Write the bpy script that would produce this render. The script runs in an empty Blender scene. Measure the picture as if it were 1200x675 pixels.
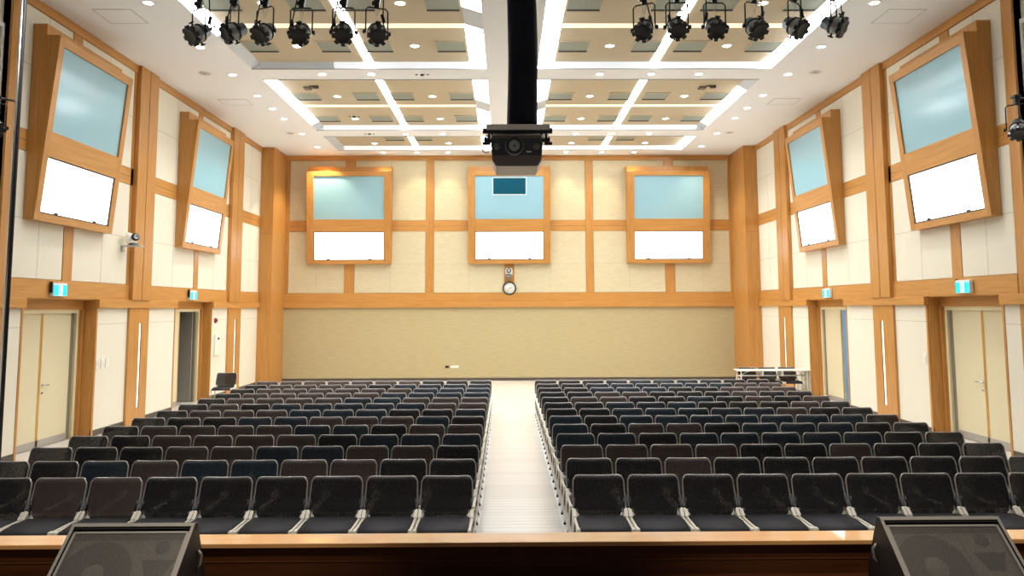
import bpy, bmesh, math, random
from mathutils import Vector, Matrix
PI = math.pi
R = math.radians
SC = bpy.context.scene
COL = SC.collection
rnd = random.Random(7)

# ---------------------------------------------------------------- materials
def principled(name, col, rough=0.5, metal=0.0, spec=0.5, emit=None, es=0.0, coat=0.0):
    m = bpy.data.materials.new(name); m.use_nodes = True
    b = m.node_tree.nodes['Principled BSDF']
    b.inputs['Base Color'].default_value = (*col, 1)
    b.inputs['Roughness'].default_value = rough
    b.inputs['Metallic'].default_value = metal
    b.inputs['Specular IOR Level'].default_value = spec
    b.inputs['Coat Weight'].default_value = coat
    if emit:
        b.inputs['Emission Color'].default_value = (*emit, 1)
        b.inputs['Emission Strength'].default_value = es
    return m

def noisy(name, c1, c2, scale=(1, 1, 1), nscale=4.0, detail=4.0, rough=0.5, bump=0.0, spec=0.5, coat=0.0, metal=0.0, distort=0.0):
    m = principled(name, c1, rough, metal, spec, coat=coat)
    nt = m.node_tree; N = nt.nodes; L = nt.links
    b = N['Principled BSDF']
    tc = N.new('ShaderNodeTexCoord'); mp = N.new('ShaderNodeMapping')
    mp.inputs['Scale'].default_value = scale
    L.new(tc.outputs['Object'], mp.inputs['Vector'])
    no = N.new('ShaderNodeTexNoise'); no.inputs['Scale'].default_value = nscale
    no.inputs['Detail'].default_value = detail; no.inputs['Distortion'].default_value = distort
    L.new(mp.outputs['Vector'], no.inputs['Vector'])
    cr = N.new('ShaderNodeValToRGB')
    cr.color_ramp.elements[0].position = 0.3; cr.color_ramp.elements[0].color = (*c1, 1)
    cr.color_ramp.elements[1].position = 0.7; cr.color_ramp.elements[1].color = (*c2, 1)
    L.new(no.outputs['Fac'], cr.inputs['Fac']); L.new(cr.outputs['Color'], b.inputs['Base Color'])
    if bump:
        bp = N.new('ShaderNodeBump'); bp.inputs['Strength'].default_value = bump
        bp.inputs['Distance'].default_value = 0.01
        L.new(no.outputs['Fac'], bp.inputs['Height']); L.new(bp.outputs['Normal'], b.inputs['Normal'])
    return m

def see_holes(m, amount, scale):
    """woven mesh: a fine pattern of holes lets part of the light through"""
    nt = m.node_tree; N = nt.nodes; L = nt.links
    b = N['Principled BSDF']; out = N['Material Output']
    tr = N.new('ShaderNodeBsdfTransparent'); mx = N.new('ShaderNodeMixShader')
    tc = N.new('ShaderNodeTexCoord'); no = N.new('ShaderNodeTexVoronoi')
    no.inputs['Scale'].default_value = scale
    L.new(tc.outputs['Object'], no.inputs['Vector'])
    mr = N.new('ShaderNodeMapRange'); mr.inputs['From Min'].default_value = 0.15; mr.inputs['From Max'].default_value = 0.75
    mr.inputs['To Min'].default_value = amount * 1.7; mr.inputs['To Max'].default_value = amount * 0.3
    L.new(no.outputs['Distance'], mr.inputs['Value'])
    L.new(mr.outputs['Result'], mx.inputs['Fac'])
    L.new(b.outputs['BSDF'], mx.inputs[1]); L.new(tr.outputs['BSDF'], mx.inputs[2])
    L.new(mx.outputs['Shader'], out.inputs['Surface'])
    return m

WOOD_V = noisy('maple_upright', (0.58, 0.285, 0.078), (0.46, 0.21, 0.048), (9, 9, 0.5), 3.0, 5, 0.32, spec=0.45, distort=0.4)
WOOD_H = noisy('maple_lengthwise', (0.60, 0.30, 0.085), (0.49, 0.23, 0.055), (0.5, 0.5, 9), 3.0, 5, 0.32, spec=0.45, distort=0.4)
WOOD_GAP = principled('dark_wood_joint', (0.10, 0.035, 0.008), 0.6)
CREAM = noisy('cream_panel_cloth', (0.80, 0.765, 0.645), (0.76, 0.72, 0.59), (1, 1, 1), 60, 3, 0.85, bump=0.06, spec=0.2)
CREAM_JOINT = principled('panel_joint', (0.42, 0.38, 0.28), 0.9)
TANCLOTH = noisy('tan_wall_cloth', (0.51, 0.435, 0.255), (0.46, 0.385, 0.215), (0.4, 0.4, 3), 8, 5, 0.9, bump=0.06, spec=0.15)
BACKCREAM = noisy('warm_panel_cloth', (0.66, 0.59, 0.40), (0.61, 0.54, 0.355), (0.6, 0.6, 2), 8, 5, 0.88, bump=0.05, spec=0.15)
PAINT = principled('white_ceiling_paint', (0.90, 0.92, 0.94), 0.8, spec=0.2)
COFFER = noisy('tan_ceiling_board', (0.56, 0.48, 0.33), (0.52, 0.44, 0.30), (0.6, 6, 1), 5, 3, 0.55, spec=0.3)
DOORM = principled('cream_door_paint', (0.72, 0.65, 0.44), 0.45, spec=0.4)
DOORFR = principled('cream_frame_paint', (0.78, 0.70, 0.46), 0.45, spec=0.4)
SHADOWGAP = principled('shaded_gap_grey', (0.20, 0.18, 0.12), 0.7)  # shade inside the door rebate put into the colour
KICK = principled('grey_kickplate', (0.45, 0.43, 0.40), 0.35, 0.5)
BRASS = principled('brass_edge', (0.72, 0.48, 0.16), 0.3, 0.8)
STEEL = principled('brushed_steel', (0.62, 0.62, 0.62), 0.25, 1.0)
CHROME = principled('chrome', (0.78, 0.77, 0.74), 0.12, 1.0)
BLACK = principled('black_metal', (0.012, 0.013, 0.016), 0.35, 0.0, 0.5)
BLACKSOFT = principled('black_rubber', (0.01, 0.01, 0.012), 0.6)
WHITEPL = principled('white_plastic', (0.82, 0.81, 0.76), 0.4)
CREAMPL = principled('ivory_plastic', (0.82, 0.78, 0.66), 0.35)
GLASSB = principled('blue_glass', (0.32, 0.55, 0.64), 0.15, 0.0, 0.55)
DARKGLASS = principled('dark_port_glass', (0.01, 0.09, 0.14), 0.08, 0.0, 0.6)
SCREEN = principled('lit_screen', (0.8, 0.8, 0.8), 0.4, emit=(0.97, 0.97, 1.0), es=1.7)
BEZEL = principled('screen_bezel', (0.02, 0.02, 0.025), 0.4)
COVE = principled('cove_light', (0.9, 0.9, 0.9), 0.5, emit=(0.92, 0.96, 1.0), es=10.0)
COVESOFT = principled('soft_cove_light', (0.75, 0.78, 0.82), 0.5, emit=(0.88, 0.94, 1.0), es=0.28)
COVEW = principled('warm_cove_light', (0.9, 0.88, 0.8), 0.5, emit=(1.0, 0.90, 0.60), es=0.35)
COVEOFF = principled('unlit_diffuser', (0.62, 0.68, 0.74), 0.4)
LENS = principled('downlight_lens', (0.9, 0.9, 0.9), 0.4, emit=(1.0, 0.95, 0.9), es=14.0)
SLOT = principled('slot_light', (0.9, 0.9, 0.85), 0.4, emit=(1.0, 0.96, 0.86), es=1.0)
VENTM = noisy('grey_green_grille', (0.30, 0.34, 0.28), (0.26, 0.30, 0.25), (40, 2, 1), 3, 2, 0.5)
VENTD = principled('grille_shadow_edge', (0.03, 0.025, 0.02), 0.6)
EXITM = principled('exit_face', (0.0, 0.45, 0.6), 0.4, emit=(0.0, 0.60, 0.85), es=0.6)
EXITW = principled('exit_white', (0.9, 0.95, 0.95), 0.4, emit=(0.8, 1.0, 1.0), es=0.5)
BACKMESH = see_holes(principled('black_back_mesh', (0.022, 0.021, 0.023), 0.42, 0.0, 0.5), 0.20, 130)
BROWNSHEEN = see_holes(principled('brown_sheen_back_mesh', (0.095, 0.072, 0.064), 0.42, 0.0, 0.5), 0.20, 130)  # brownish sheen on the black mesh put into its base colour
BLUESHEEN = see_holes(principled('blue_sheen_back_mesh', (0.026, 0.042, 0.060), 0.42, 0.0, 0.5), 0.20, 130)  # bluish sheen on the black mesh, likewise painted in
SEATM = noisy('black_seat_cloth', (0.013, 0.0125, 0.017), (0.02, 0.019, 0.025), (1, 1, 1), 120, 2, 0.65, spec=0.35)
FRAMEG = principled('grey_back_rim', (0.52, 0.49, 0.47), 0.3, 0.5)
SLEEVE = noisy('black_sleeve_cloth', (0.004, 0.006, 0.012), (0.009, 0.011, 0.02), (3, 3, 0.6), 3, 4, 0.75, bump=0.3, spec=0.25)
LAMPG = principled('grey_lamp_metal', (0.50, 0.52, 0.53), 0.3, 0.5)
LAMPD = principled('dark_lamp_metal', (0.12, 0.15, 0.17), 0.3, 0.6)
SPKCAB = principled('black_cabinet_paint', (0.015, 0.015, 0.017), 0.5)
SPKEDGE = principled('grey_cabinet_edge', (0.22, 0.21, 0.20), 0.45, 0.3)  # paler grey on cabinet edges, grille frame and handles
BAFFLE = principled('grey_baffle', (0.50, 0.45, 0.38), 0.6)
CONE = principled('dark_cone', (0.02, 0.02, 0.022), 0.6)
GRILLE = see_holes(principled('perforated_grille', (0.085, 0.08, 0.078), 0.45, 0.3), 0.58, 300)
PROJ = principled('projector_grey', (0.17, 0.145, 0.14), 0.35)
PROJD = principled('projector_dark', (0.055, 0.06, 0.07), 0.3)
STAGEW = noisy('dark_stage_wood', (0.085, 0.026, 0.008), (0.055, 0.016, 0.005), (0.5, 6, 8), 4, 4, 0.4, spec=0.4)
CAPW = noisy('pale_edge_wood', (0.74, 0.42, 0.17), (0.66, 0.36, 0.13), (0.5, 6, 6), 4, 4, 0.30, spec=0.6, coat=0.8)
TABLEW = principled('white_table_top', (0.86, 0.84, 0.78), 0.35)
REDM = principled('red_alarm', (0.25, 0.01, 0.02), 0.4)
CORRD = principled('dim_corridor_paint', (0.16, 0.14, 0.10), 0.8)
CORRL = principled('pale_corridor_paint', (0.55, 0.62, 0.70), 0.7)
SKYPANE = principled('daylit_pane', (0.4, 0.6, 0.8), 0.2, emit=(0.50, 0.76, 1.0), es=0.75)
BASEB = principled('dark_baseboard', (0.09, 0.075, 0.06), 0.5)

def floor_material():
    m = principled('pale_floor_boards', (0.6, 0.54, 0.44), 0.22, spec=0.55)
    nt = m.node_tree; N = nt.nodes; L = nt.links; b = N['Principled BSDF']
    tc = N.new('ShaderNodeTexCoord'); br = N.new('ShaderNodeTexBrick')
    br.inputs['Scale'].default_value = 1.0
    br.inputs['Brick Width'].default_value = 60.0; br.inputs['Row Height'].default_value = 0.13
    br.inputs['Mortar Size'].default_value = 0.006
    br.inputs['Color1'].default_value = (0.74, 0.71, 0.65, 1); br.inputs['Color2'].default_value = (0.68, 0.65, 0.59, 1)
    br.inputs['Mortar'].default_value = (0.48, 0.45, 0.40, 1)
    mp = N.new('ShaderNodeMapping'); mp.inputs['Location'].default_value = (17, 0, 0)
    L.new(tc.outputs['Object'], mp.inputs['Vector']); L.new(mp.outputs['Vector'], br.inputs['Vector']); L.new(br.outputs['Color'], b.inputs['Base Color'])
    return m
FLOORM = floor_material()

# ---------------------------------------------------------------- mesh helpers
class MB:
    """collects shapes into one mesh; several materials by slot"""
    def __init__(s): s.bm = bmesh.new(); s.mats = []; s.cur = 0
    def mat(s, m):
        if m not in s.mats: s.mats.append(m)
        s.cur = s.mats.index(m); return s
    def _f(s, f, smooth=False): f.material_index = s.cur; f.smooth = smooth
    def box(s, x0, x1, y0, y1, z0, z1, bev=0.0, seg=2, M=None):
        x0, x1 = min(x0, x1), max(x0, x1); y0, y1 = min(y0, y1), max(y0, y1); z0, z1 = min(z0, z1), max(z0, z1)
        vs = [s.bm.verts.new(v) for v in ((x0,y0,z0),(x1,y0,z0),(x1,y1,z0),(x0,y1,z0),(x0,y0,z1),(x1,y0,z1),(x1,y1,z1),(x0,y1,z1))]
        fs = [s.bm.faces.new([vs[i] for i in q]) for q in ((0,3,2,1),(4,5,6,7),(0,1,5,4),(1,2,6,5),(2,3,7,6),(3,0,4,7))]
        for f in fs: s._f(f)
        if M is not None:
            for v in vs: v.co = M @ v.co
        if bev:
            es = {e for f in fs for e in f.edges}
            r = bmesh.ops.bevel(s.bm, geom=list(es), offset=bev, segments=seg, affect='EDGES', profile=0.5)
            for f in r['faces']: s._f(f, seg > 1)
        return s
    def prism(s, pts, a0, a1, axis='x', M=None, smooth=False):
        """closed outline pts (2-D) swept along an axis. axis x: pts=(y,z); y: pts=(x,z); z: pts=(x,y)"""
        def P(p, a): return {'x': (a, p[0], p[1]), 'y': (p[0], a, p[1]), 'z': (p[0], p[1], a)}[axis]
        A = [s.bm.verts.new(P(p, a0)) for p in pts]; B = [s.bm.verts.new(P(p, a1)) for p in pts]
        n = len(pts); fs = [s.bm.faces.new(A), s.bm.faces.new(B[::-1])]
        for i in range(n):
            f = s.bm.faces.new((A[i], B[i], B[(i+1) % n], A[(i+1) % n])); fs.append(f)
            s._f(f, smooth)
        s._f(fs[0]); s._f(fs[1])
        if M is not None:
            for v in A + B: v.co = M @ v.co
        return s
    def lathe(s, prof, M=None, n=20, smooth=True):
        """profile [(r, z)] turned about z"""
        rings = []
        for r_, z in prof:
            rings.append([s.bm.verts.new((r_*math.cos(2*PI*i/n), r_*math.sin(2*PI*i/n), z)) for i in range(n)])
        for a, b in zip(rings, rings[1:]):
            for i in range(n):
                s._f(s.bm.faces.new((a[i], a[(i+1) % n], b[(i+1) % n], b[i])), smooth)
        if prof[0][0] > 1e-5: s._f(s.bm.faces.new(rings[0][::-1]))
        if prof[-1][0] > 1e-5: s._f(s.bm.faces.new(rings[-1]))
        if M is not None:
            for rg in rings:
                for v in rg: v.co = M @ v.co
        return s
    def tube(s, pts, r, n=8, caps=True, M=None):
        pts = [Vector(p) for p in pts]; rings = []
        up = Vector((0.13, 0.21, 0.97)).normalized(); prev = None
        for i, p in enumerate(pts):
            d = (pts[min(i+1, len(pts)-1)] - pts[max(i-1, 0)]).normalized()
            if prev is None:
                a = d.cross(up if abs(d.dot(up)) < 0.95 else Vector((1, 0, 0))).normalized()
            else:
                a = (prev - d * prev.dot(d)).normalized()
            prev = a; b = d.cross(a)
            rings.append([s.bm.verts.new(p + r*(math.cos(2*PI*k/n)*a + math.sin(2*PI*k/n)*b)) for k in range(n)])
        for a, b in zip(rings, rings[1:]):
            for k in range(n): s._f(s.bm.faces.new((a[k], a[(k+1) % n], b[(k+1) % n], b[k])), True)
        if caps: s._f(s.bm.faces.new(rings[0][::-1])); s._f(s.bm.faces.new(rings[-1]))
        if M is not None:
            for rg in rings:
                for v in rg: v.co = M @ v.co
        return s
    def build(s, name, mat=None, parent=None, loc=(0, 0, 0), rot=(0, 0, 0)):
        bmesh.ops.remove_doubles(s.bm, verts=s.bm.verts, dist=1e-6)
        bmesh.ops.recalc_face_normals(s.bm, faces=s.bm.faces)
        me = bpy.data.meshes.new(name); s.bm.to_mesh(me); s.bm.free()
        for m in (s.mats or [mat]): me.materials.append(m)
        o = bpy.data.objects.new(name, me); COL.objects.link(o)
        o.location = loc; o.rotation_euler = rot
        if parent: o.parent = parent
        return o

def tag(o, label=None, cat=None, group=None, kind=None):
    if label: o['label'] = label
    if cat: o['category'] = cat
    if group: o['group'] = group
    if kind: o['kind'] = kind
    return o
def empty(name, loc=(0, 0, 0), rz=0.0):
    o = bpy.data.objects.new(name, None); COL.objects.link(o)
    o.location = loc; o.rotation_euler = (0, 0, rz); o.empty_display_size = 0.1
    return o
KIDS = {}
def copy_tree(o, parent=None):
    c = o.copy(); COL.objects.link(c)
    c.parent = parent
    for ch in KIDS.get(o.name) or list(o.children): copy_tree(ch, c)
    return c
def struct(name, mb, mat=None, label=None, parent=None):
    o = mb.build(name, mat, parent)
    if parent is None: tag(o, label, None, None, 'structure')
    return o
ORD = ['zeroth', 'first', 'second', 'third', 'fourth', 'fifth', 'sixth', 'seventh', 'eighth', 'ninth', 'tenth', 'eleventh', 'twelfth', 'thirteenth']

# ---------------------------------------------------------------- room sizes
XL, XR, YB, HC = -8.2, 8.42, 25.95, 7.9
Y0 = 11.95                      # where the panelled side walls begin
STZ = 0.80                      # stage height
trim_count = [0]
def trim(mb, mat=None, label=None):
    trim_count[0] += 1
    return struct('trim_%d' % trim_count[0], mb, mat, label)

# floor
fl = MB(); fl.box(XL - 3, XR + 3, 5.15, YB + 0.3, -0.1, 0.0)
struct('floor', fl, FLOORM, 'pale wooden floor of the hall with boards laid across the aisle')

# ---------------------------------------------------------------- ceiling with coffers
CXM = 0.15
cofX = [(-5.73, -0.43), (0.73, 6.03)]
cofY = [(11.38, 16.33), (17.15, 22.10), (22.97, 24.97)]
c = MB()
xs = [XL - 0.6, cofX[0][0], cofX[0][1], cofX[1][0], cofX[1][1], XR + 0.6]
for i in (0, 2, 4): c.box(xs[i], xs[i+1], 5.6, YB + 0.3, HC, HC + 0.12)
ysp = [(5.6, cofY[0][0]), (cofY[0][1], cofY[1][0]), (cofY[1][1], cofY[2][0]), (cofY[2][1], YB + 0.3)]
for a, b in cofX:
    for p, q in ysp: c.box(a, b, p, q, HC, HC + 0.12)
c.box(XL - 0.6, XR + 0.6, 5.6, YB + 0.3, HC + 0.30, HC + 0.36)
struct('ceiling', c, PAINT, 'white flat ceiling with six rectangular coffers')

DEP = 0.12
coflabel = ['nearest', 'middle', 'farthest']
sidelabel = ['left', 'right']
def coffer(ci, side):
    a, b = cofX[side]; p, q = cofY[ci]
    ins_out, ins_in, ins_far, ins_near = 0.22, 0.37, 0.11, 0.11
    ia, ib = (a + ins_out, b - ins_in) if side == 0 else (a + ins_in, b - ins_out)
    ip, iq = p + ins_near, q - ins_far
    zt = HC + DEP
    cx = -3.06 if side == 0 else 2*CXM + 3.06
    tr0 = p + 2.59; tr1 = p + 2.83
    half = ci == 2
    where = 'the %s %s coffer' % (coflabel[ci], sidelabel[side])
    t = empty('ceiling_coffer', ((a+b)/2, (p+q)/2, HC)); tag(t, 'tan boards recessed in %s of the ceiling' % where, None, None, 'structure')
    inv = -Vector(t.location)
    M = Matrix.Translation(inv)
    for x0, x1 in ((ia, cx - 0.09), (cx + 0.09, ib)):
        for y0, y1 in (((ip, iq),) if half else ((ip, tr0), (tr1, iq))):
            MB().box(x0, x1, y0, y1, zt, zt + 0.03, M=M).build('coffer_board', COFFER, t)
    et = MB()
    for y0, y1 in ((p - 0.03, p), (q, q + 0.03)): et.box(a, b, y0, y1, HC - 0.012, HC - 0.0005, M=M)
    et.build('edge_trim', principled('grey_edge_trim', (0.30, 0.31, 0.33), 0.5), t)
    # light strips that line the coffer
    l = empty('cove_light', ((a+b)/2, (p+q)/2, HC))
    tag(l, 'white strip lights lining the sides and middle of %s' % where, 'ceiling light', 'strip lights in the ceiling coffers')
    def wedge(pts, m):   # solid piece between the coffer edge and the raised board
        mb = MB().mat(m)
        lo = [mb.bm.verts.new(v) for v in pts]; hi = [mb.bm.verts.new((v[0], v[1], HC + 0.17)) for v in pts]
        n = len(pts); mb._f(mb.bm.faces.new(lo)); mb._f(mb.bm.faces.new(hi))
        for i in range(n): mb._f(mb.bm.faces.new((lo[i], lo[(i+1) % n], hi[(i+1) % n], hi[i])))
        bmesh.ops.translate(mb.bm, verts=mb.bm.verts, vec=inv)
        o = mb.build('border_strip', None, l)
        if m is COVEOFF: o['label'] = 'dim bluish stretch of strip light'
        return o
    z0, z1 = HC + 0.002, zt - 0.001
    def xside(xo, xi, ya, yb_, m): wedge([(xo, ya, z0), (xo, yb_, z0), (xi, yb_, z1), (xi, ya, z1)], m)
    def yside(yo, yi, xa, xb, m): wedge([(xa, yo, z0), (xb, yo, z0), (xb, yi, z1), (xa, yi, z1)], m)
    A, Bx = (a, b) if side == 0 else (b, a)           # outer, inner edge
    iA, iB = (ia, ib) if side == 0 else (ib, ia)
    cuts_out = {0: [(p, q-2.0, COVE), (q-2.0, q, COVEOFF)], 1: [(p, q-0.6, COVE), (q-0.6, q, COVEOFF)], 2: [(p, q, COVEOFF)]}[ci]
    if side == 1: cuts_out = {0: [(p, q, COVE)], 1: [(p, p+0.9, COVEOFF), (p+0.9, q-0.5, COVE), (q-0.5, q, COVEOFF)], 2: [(p, q, COVE)]}[ci]
    cuts_in = {0: [(p, 13.15, COVE), (13.15, 14.0, COVEOFF), (14.0, q, COVE)], 1: [(p, 19.2, COVE), (19.2, 20.1, COVEOFF), (20.1, q, COVE)], 2: [(p, q, COVE)]}[ci]
    if side == 1 and ci == 0: cuts_in = [(p, q, COVE)]
    for ya, yb_, m in cuts_out: xside(A, iA, ya, yb_, m)
    for ya, yb_, m in cuts_in: xside(Bx, iB, ya, yb_, m)
    lo, hi = min(iA, iB), max(iA, iB)
    s = (hi - lo)
    if side == 0 and ci == 0:
        yside(q, iq, lo, lo + 0.35*s, COVEOFF); yside(q, iq, lo + 0.35*s, hi, COVESOFT)
    else: yside(q, iq, lo, hi, COVESOFT)
    yside(p, ip, lo, hi, COVEW)
    MB().box(cx - 0.09, cx + 0.09, ip, iq, zt - 0.012, zt + 0.02, M=M).build('centre_strip', COVE, l)
    if not half:
        for x0, x1 in ((ia, cx - 0.09), (cx + 0.09, ib)):
            MB().box(x0, x1, tr0, tr1, zt + 0.004, zt + 0.03, M=M).build('cross_strip', COVEW, l)
    return where
where = {}
for ci in range(3):
    for s in (0, 1): where[(ci, s)] = coffer(ci, s)

# grilles in the coffers
vx = [(-5.48, -4.87), (-3.93, -3.33), (-3.03, -2.40), (-1.45, -0.85)]
vy = {0: [(12.72, 13.28), (14.93, 15.50)], 1: [(18.63, 19.20), (20.91, 21.46)], 2: [(23.55, 23.95)]}
vent0 = None
rowname = {0: ['front', 'back'], 1: ['front', 'back'], 2: ['only']}
for ci in vy:
    for ri, (ya, yb_) in enumerate(vy[ci]):
        for s in (0, 1):
            for vi, (xa, xb) in enumerate(vx):
                if ci == 2 and vi in (0, 3): continue
                xm = (xa + xb)/2; xm = xm if s == 0 else 2*CXM - xm
                lbl = 'grey-green ceiling grille, %s row of %s, %s from the sleeve side' % (rowname[ci][ri], where[(ci, s)], ORD[4 - vi] if ci < 2 else ORD[3 - vi])
                loc = (xm, (ya+yb_)/2, HC + DEP)
                if vent0 is None or ci == 2 and vent0.get('half') is None:
                    w, h = 0.305, (yb_-ya)/2
                    v = empty('ceiling_vent', loc)
                    MB().box(-w, w, -h, h, -0.010, -0.002).build('grille', VENTM, v)
                    f = MB().mat(COFFER)
                    f.box(-w-0.03, -w, -h-0.03, h+0.03, -0.016, -0.001); f.box(w, w+0.03, -h-0.03, h+0.03, -0.016, -0.001)
                    f.box(-w, w, -h-0.03, -h, -0.016, -0.001)
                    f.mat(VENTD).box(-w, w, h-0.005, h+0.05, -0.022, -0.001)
                    f.build('frame', None, v)
                    if ci == 2: v['half'] = 1
                    vent0 = v
                else:
                    v = copy_tree(vent0); v.location = loc
                tag(v, lbl, 'ceiling vent', 'square grilles in the ceiling coffers')
for o in list(bpy.data.objects):
    if 'half' in o: del o['half']

# downlights
dl0 = None
def downlight(x, y, z, label, r=0.095):
    global dl0
    if dl0 is None:
        d = empty('downlight', (x, y, z))
        MB().lathe([(0.0, -0.004), (0.085, -0.004), (0.085, -0.001)], n=20).build('lens', LENS, d)
        MB().lathe([(0.085, -0.001), (0.088, -0.012), (0.112, -0.008), (0.114, -0.0005)], n=24).build('trim_ring', WHITEPL, d)
        dl0 = d
    else:
        d = copy_tree(dl0); d.location = (x, y, z)
    tag(d, label, 'ceiling light', 'round recessed downlights')
    return d
for s in (0, 1):
    for k, y in enumerate((12.7, 14.93, 16.75, 18.45, 19.67, 20.75, 22.58, 24.45)):
        x = -6.31 if s == 0 else 6.58
        downlight(x, y, HC, 'round downlight in the plain ceiling strip along the %s wall, %s from the stage' % (sidelabel[s], ORD[k+1]))
    for ci, ys in ((0, (13.0, 15.2)), (1, (18.93, 21.23)), (2, (24.45,))):
        for ri, y in enumerate(ys):
            for xi, x in enumerate((-4.39, -1.91)):
                if s == 0 and ci == 0 and ri == 0 and xi == 0: pass
                X = x if s == 0 else 2*CXM - x
                if s == 1 and ci == 0 and ri == 0 and xi == 1: continue
                downlight(X, y, HC + DEP, 'round downlight in %s, %s row, %s half' % (where[(ci, s)], rowname[ci][ri], ('wall-side' if xi == 0 else 'sleeve-side')))
for n, x in (('first', -4.23), ('second', -3.1), ('third', 2.19), ('fourth', 3.38), ('fifth', 4.49)):
    downlight(x, 16.72, HC, 'round downlight on the white beam between nearest and middle coffers, %s along' % n)
for n, x in (('first', -3.1), ('second', -1.95), ('third', 2.17), ('fourth', 3.32), ('fifth', 4.48)):
    downlight(x, 22.62, HC, 'round downlight on the white beam between middle and farthest coffers, %s along' % n)
for n, x in enumerate((-4.25, -3.07, -2.0, 2.1, 3.35, 4.48)):
    downlight(x, 25.36, HC, 'round downlight in the last ceiling strip before the back wall, %s along' % ORD[n+1])

# small ceiling devices
def sensor(x, y, z, label):
    t = empty('ceiling_sensor', (x, y, z))
    MB().lathe([(0.0, -0.03), (0.035, -0.028), (0.05, -0.008), (0.055, -0.0005)], n=16).build('dome', BLACK, t)
    p = MB().mat(BLACKSOFT)
    for dx in (-0.13, 0.13): p.lathe([(0.0, -0.014), (0.025, -0.012), (0.03, -0.0005)], Matrix.Translation((dx, 0, 0)), 10)
    for i, ob in enumerate((p,)): ob.build('side_nozzles', None, t)
    tag(t, label, 'ceiling sensor')
sensor(-1.93, 16.76, HC, 'three black sensor dots on the nearest white beam left of the sleeve')
sensor(-4.22, 22.6, HC, 'three black sensor dots on the far white beam at left')
sensor(-4.36, 20.95, HC + DEP, 'three black sensor dots in the middle left coffer')
def ceiling_speaker(x, y, label):
    t = empty('ceiling_speaker', (x, y, HC))
    MB().lathe([(0.0, -0.006), (0.12, -0.006), (0.125, -0.0005)], n=20).build('grille', principled('pale_speaker_grille', (0.62, 0.58, 0.52), 0.7), t)
    MB().lathe([(0.125, -0.0005), (0.125, -0.012), (0.15, -0.008), (0.152, -0.0005)], n=24).build('rim', PAINT, t)
    MB().lathe([(0.0, -0.012), (0.025, -0.011), (0.028, -0.006)], n=10).build('centre_cap', principled('brown_cap', (0.3, 0.2, 0.12), 0.6), t)
    tag(t, label, 'ceiling speaker', 'round speaker grilles in the ceiling')
ceiling_speaker(-6.9, 16.65, 'pale round ceiling speaker near the left wall, nearer the stage')
ceiling_speaker(-6.65, 22.5, 'pale round ceiling speaker near the left wall, by the back wall')
ceiling_speaker(7.15, 16.6, 'pale round ceiling speaker near the right wall, nearer the stage')
ceiling_speaker(6.95, 22.5, 'pale round ceiling speaker near the right wall, by the back wall')
def hatch(x0, x1, y0, y1, label):
    t = empty('ceiling_hatch', ((x0+x1)/2, (y0+y1)/2, HC))
    w, h = (x1-x0)/2, (y1-y0)/2
    MB().box(-w, w, -h, h, -0.004, -0.0005).build('cover', PAINT, t)
    f = MB()
    for a in ((-w-0.012, -w, -h-0.012, h+0.012), (w, w+0.012, -h-0.012, h+0.012), (-w, w, -h-0.012, -h), (-w, w, h, h+0.012)):
        f.box(a[0], a[1], a[2], a[3], -0.006, -0.0005)
    f.build('frame', principled('hatch_rim', (0.5, 0.48, 0.42), 0.7), t)
    tag(t, label, 'ceiling hatch', 'flush access hatches in the ceiling')
hatch(-7.45, -6.77, 13.0, 13.64, 'flush white access hatch in the ceiling near left wall, by the stage')
hatch(-7.43, -6.72, 18.78, 19.32, 'flush white access hatch in the ceiling near left wall, farther back')
hatch(7.0, 7.68, 13.0, 13.64, 'flush white access hatch in the ceiling near right wall, by the stage')
hatch(7.0, 7.68, 18.78, 19.32, 'flush white access hatch in the ceiling near right wall, farther back')
def cam_mount(x, y, label):
    t = empty('ceiling_detector', (x, y, HC + DEP))
    MB().box(-0.09, 0.09, -0.09, 0.09, -0.05, -0.0005, 0.008).build('housing', principled('brown_detector', (0.16, 0.13, 0.09), 0.6), t)
    MB().box(0.16, 0.30, -0.18, -0.10, -0.07, -0.0005, 0.01).build('module', principled('dark_detector', (0.07, 0.055, 0.04), 0.6), t)
    MB().box(0.08, 0.18, -0.15, -0.08, -0.02, -0.0005).build('link', BLACK, t)
    tag(t, label, 'ceiling detector')
cam_mount(-4.95, 18.15, 'pair of small brown boxes in the middle left coffer')
cam_mount(4.95, 18.15, 'pair of small brown boxes in the middle right coffer')

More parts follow.
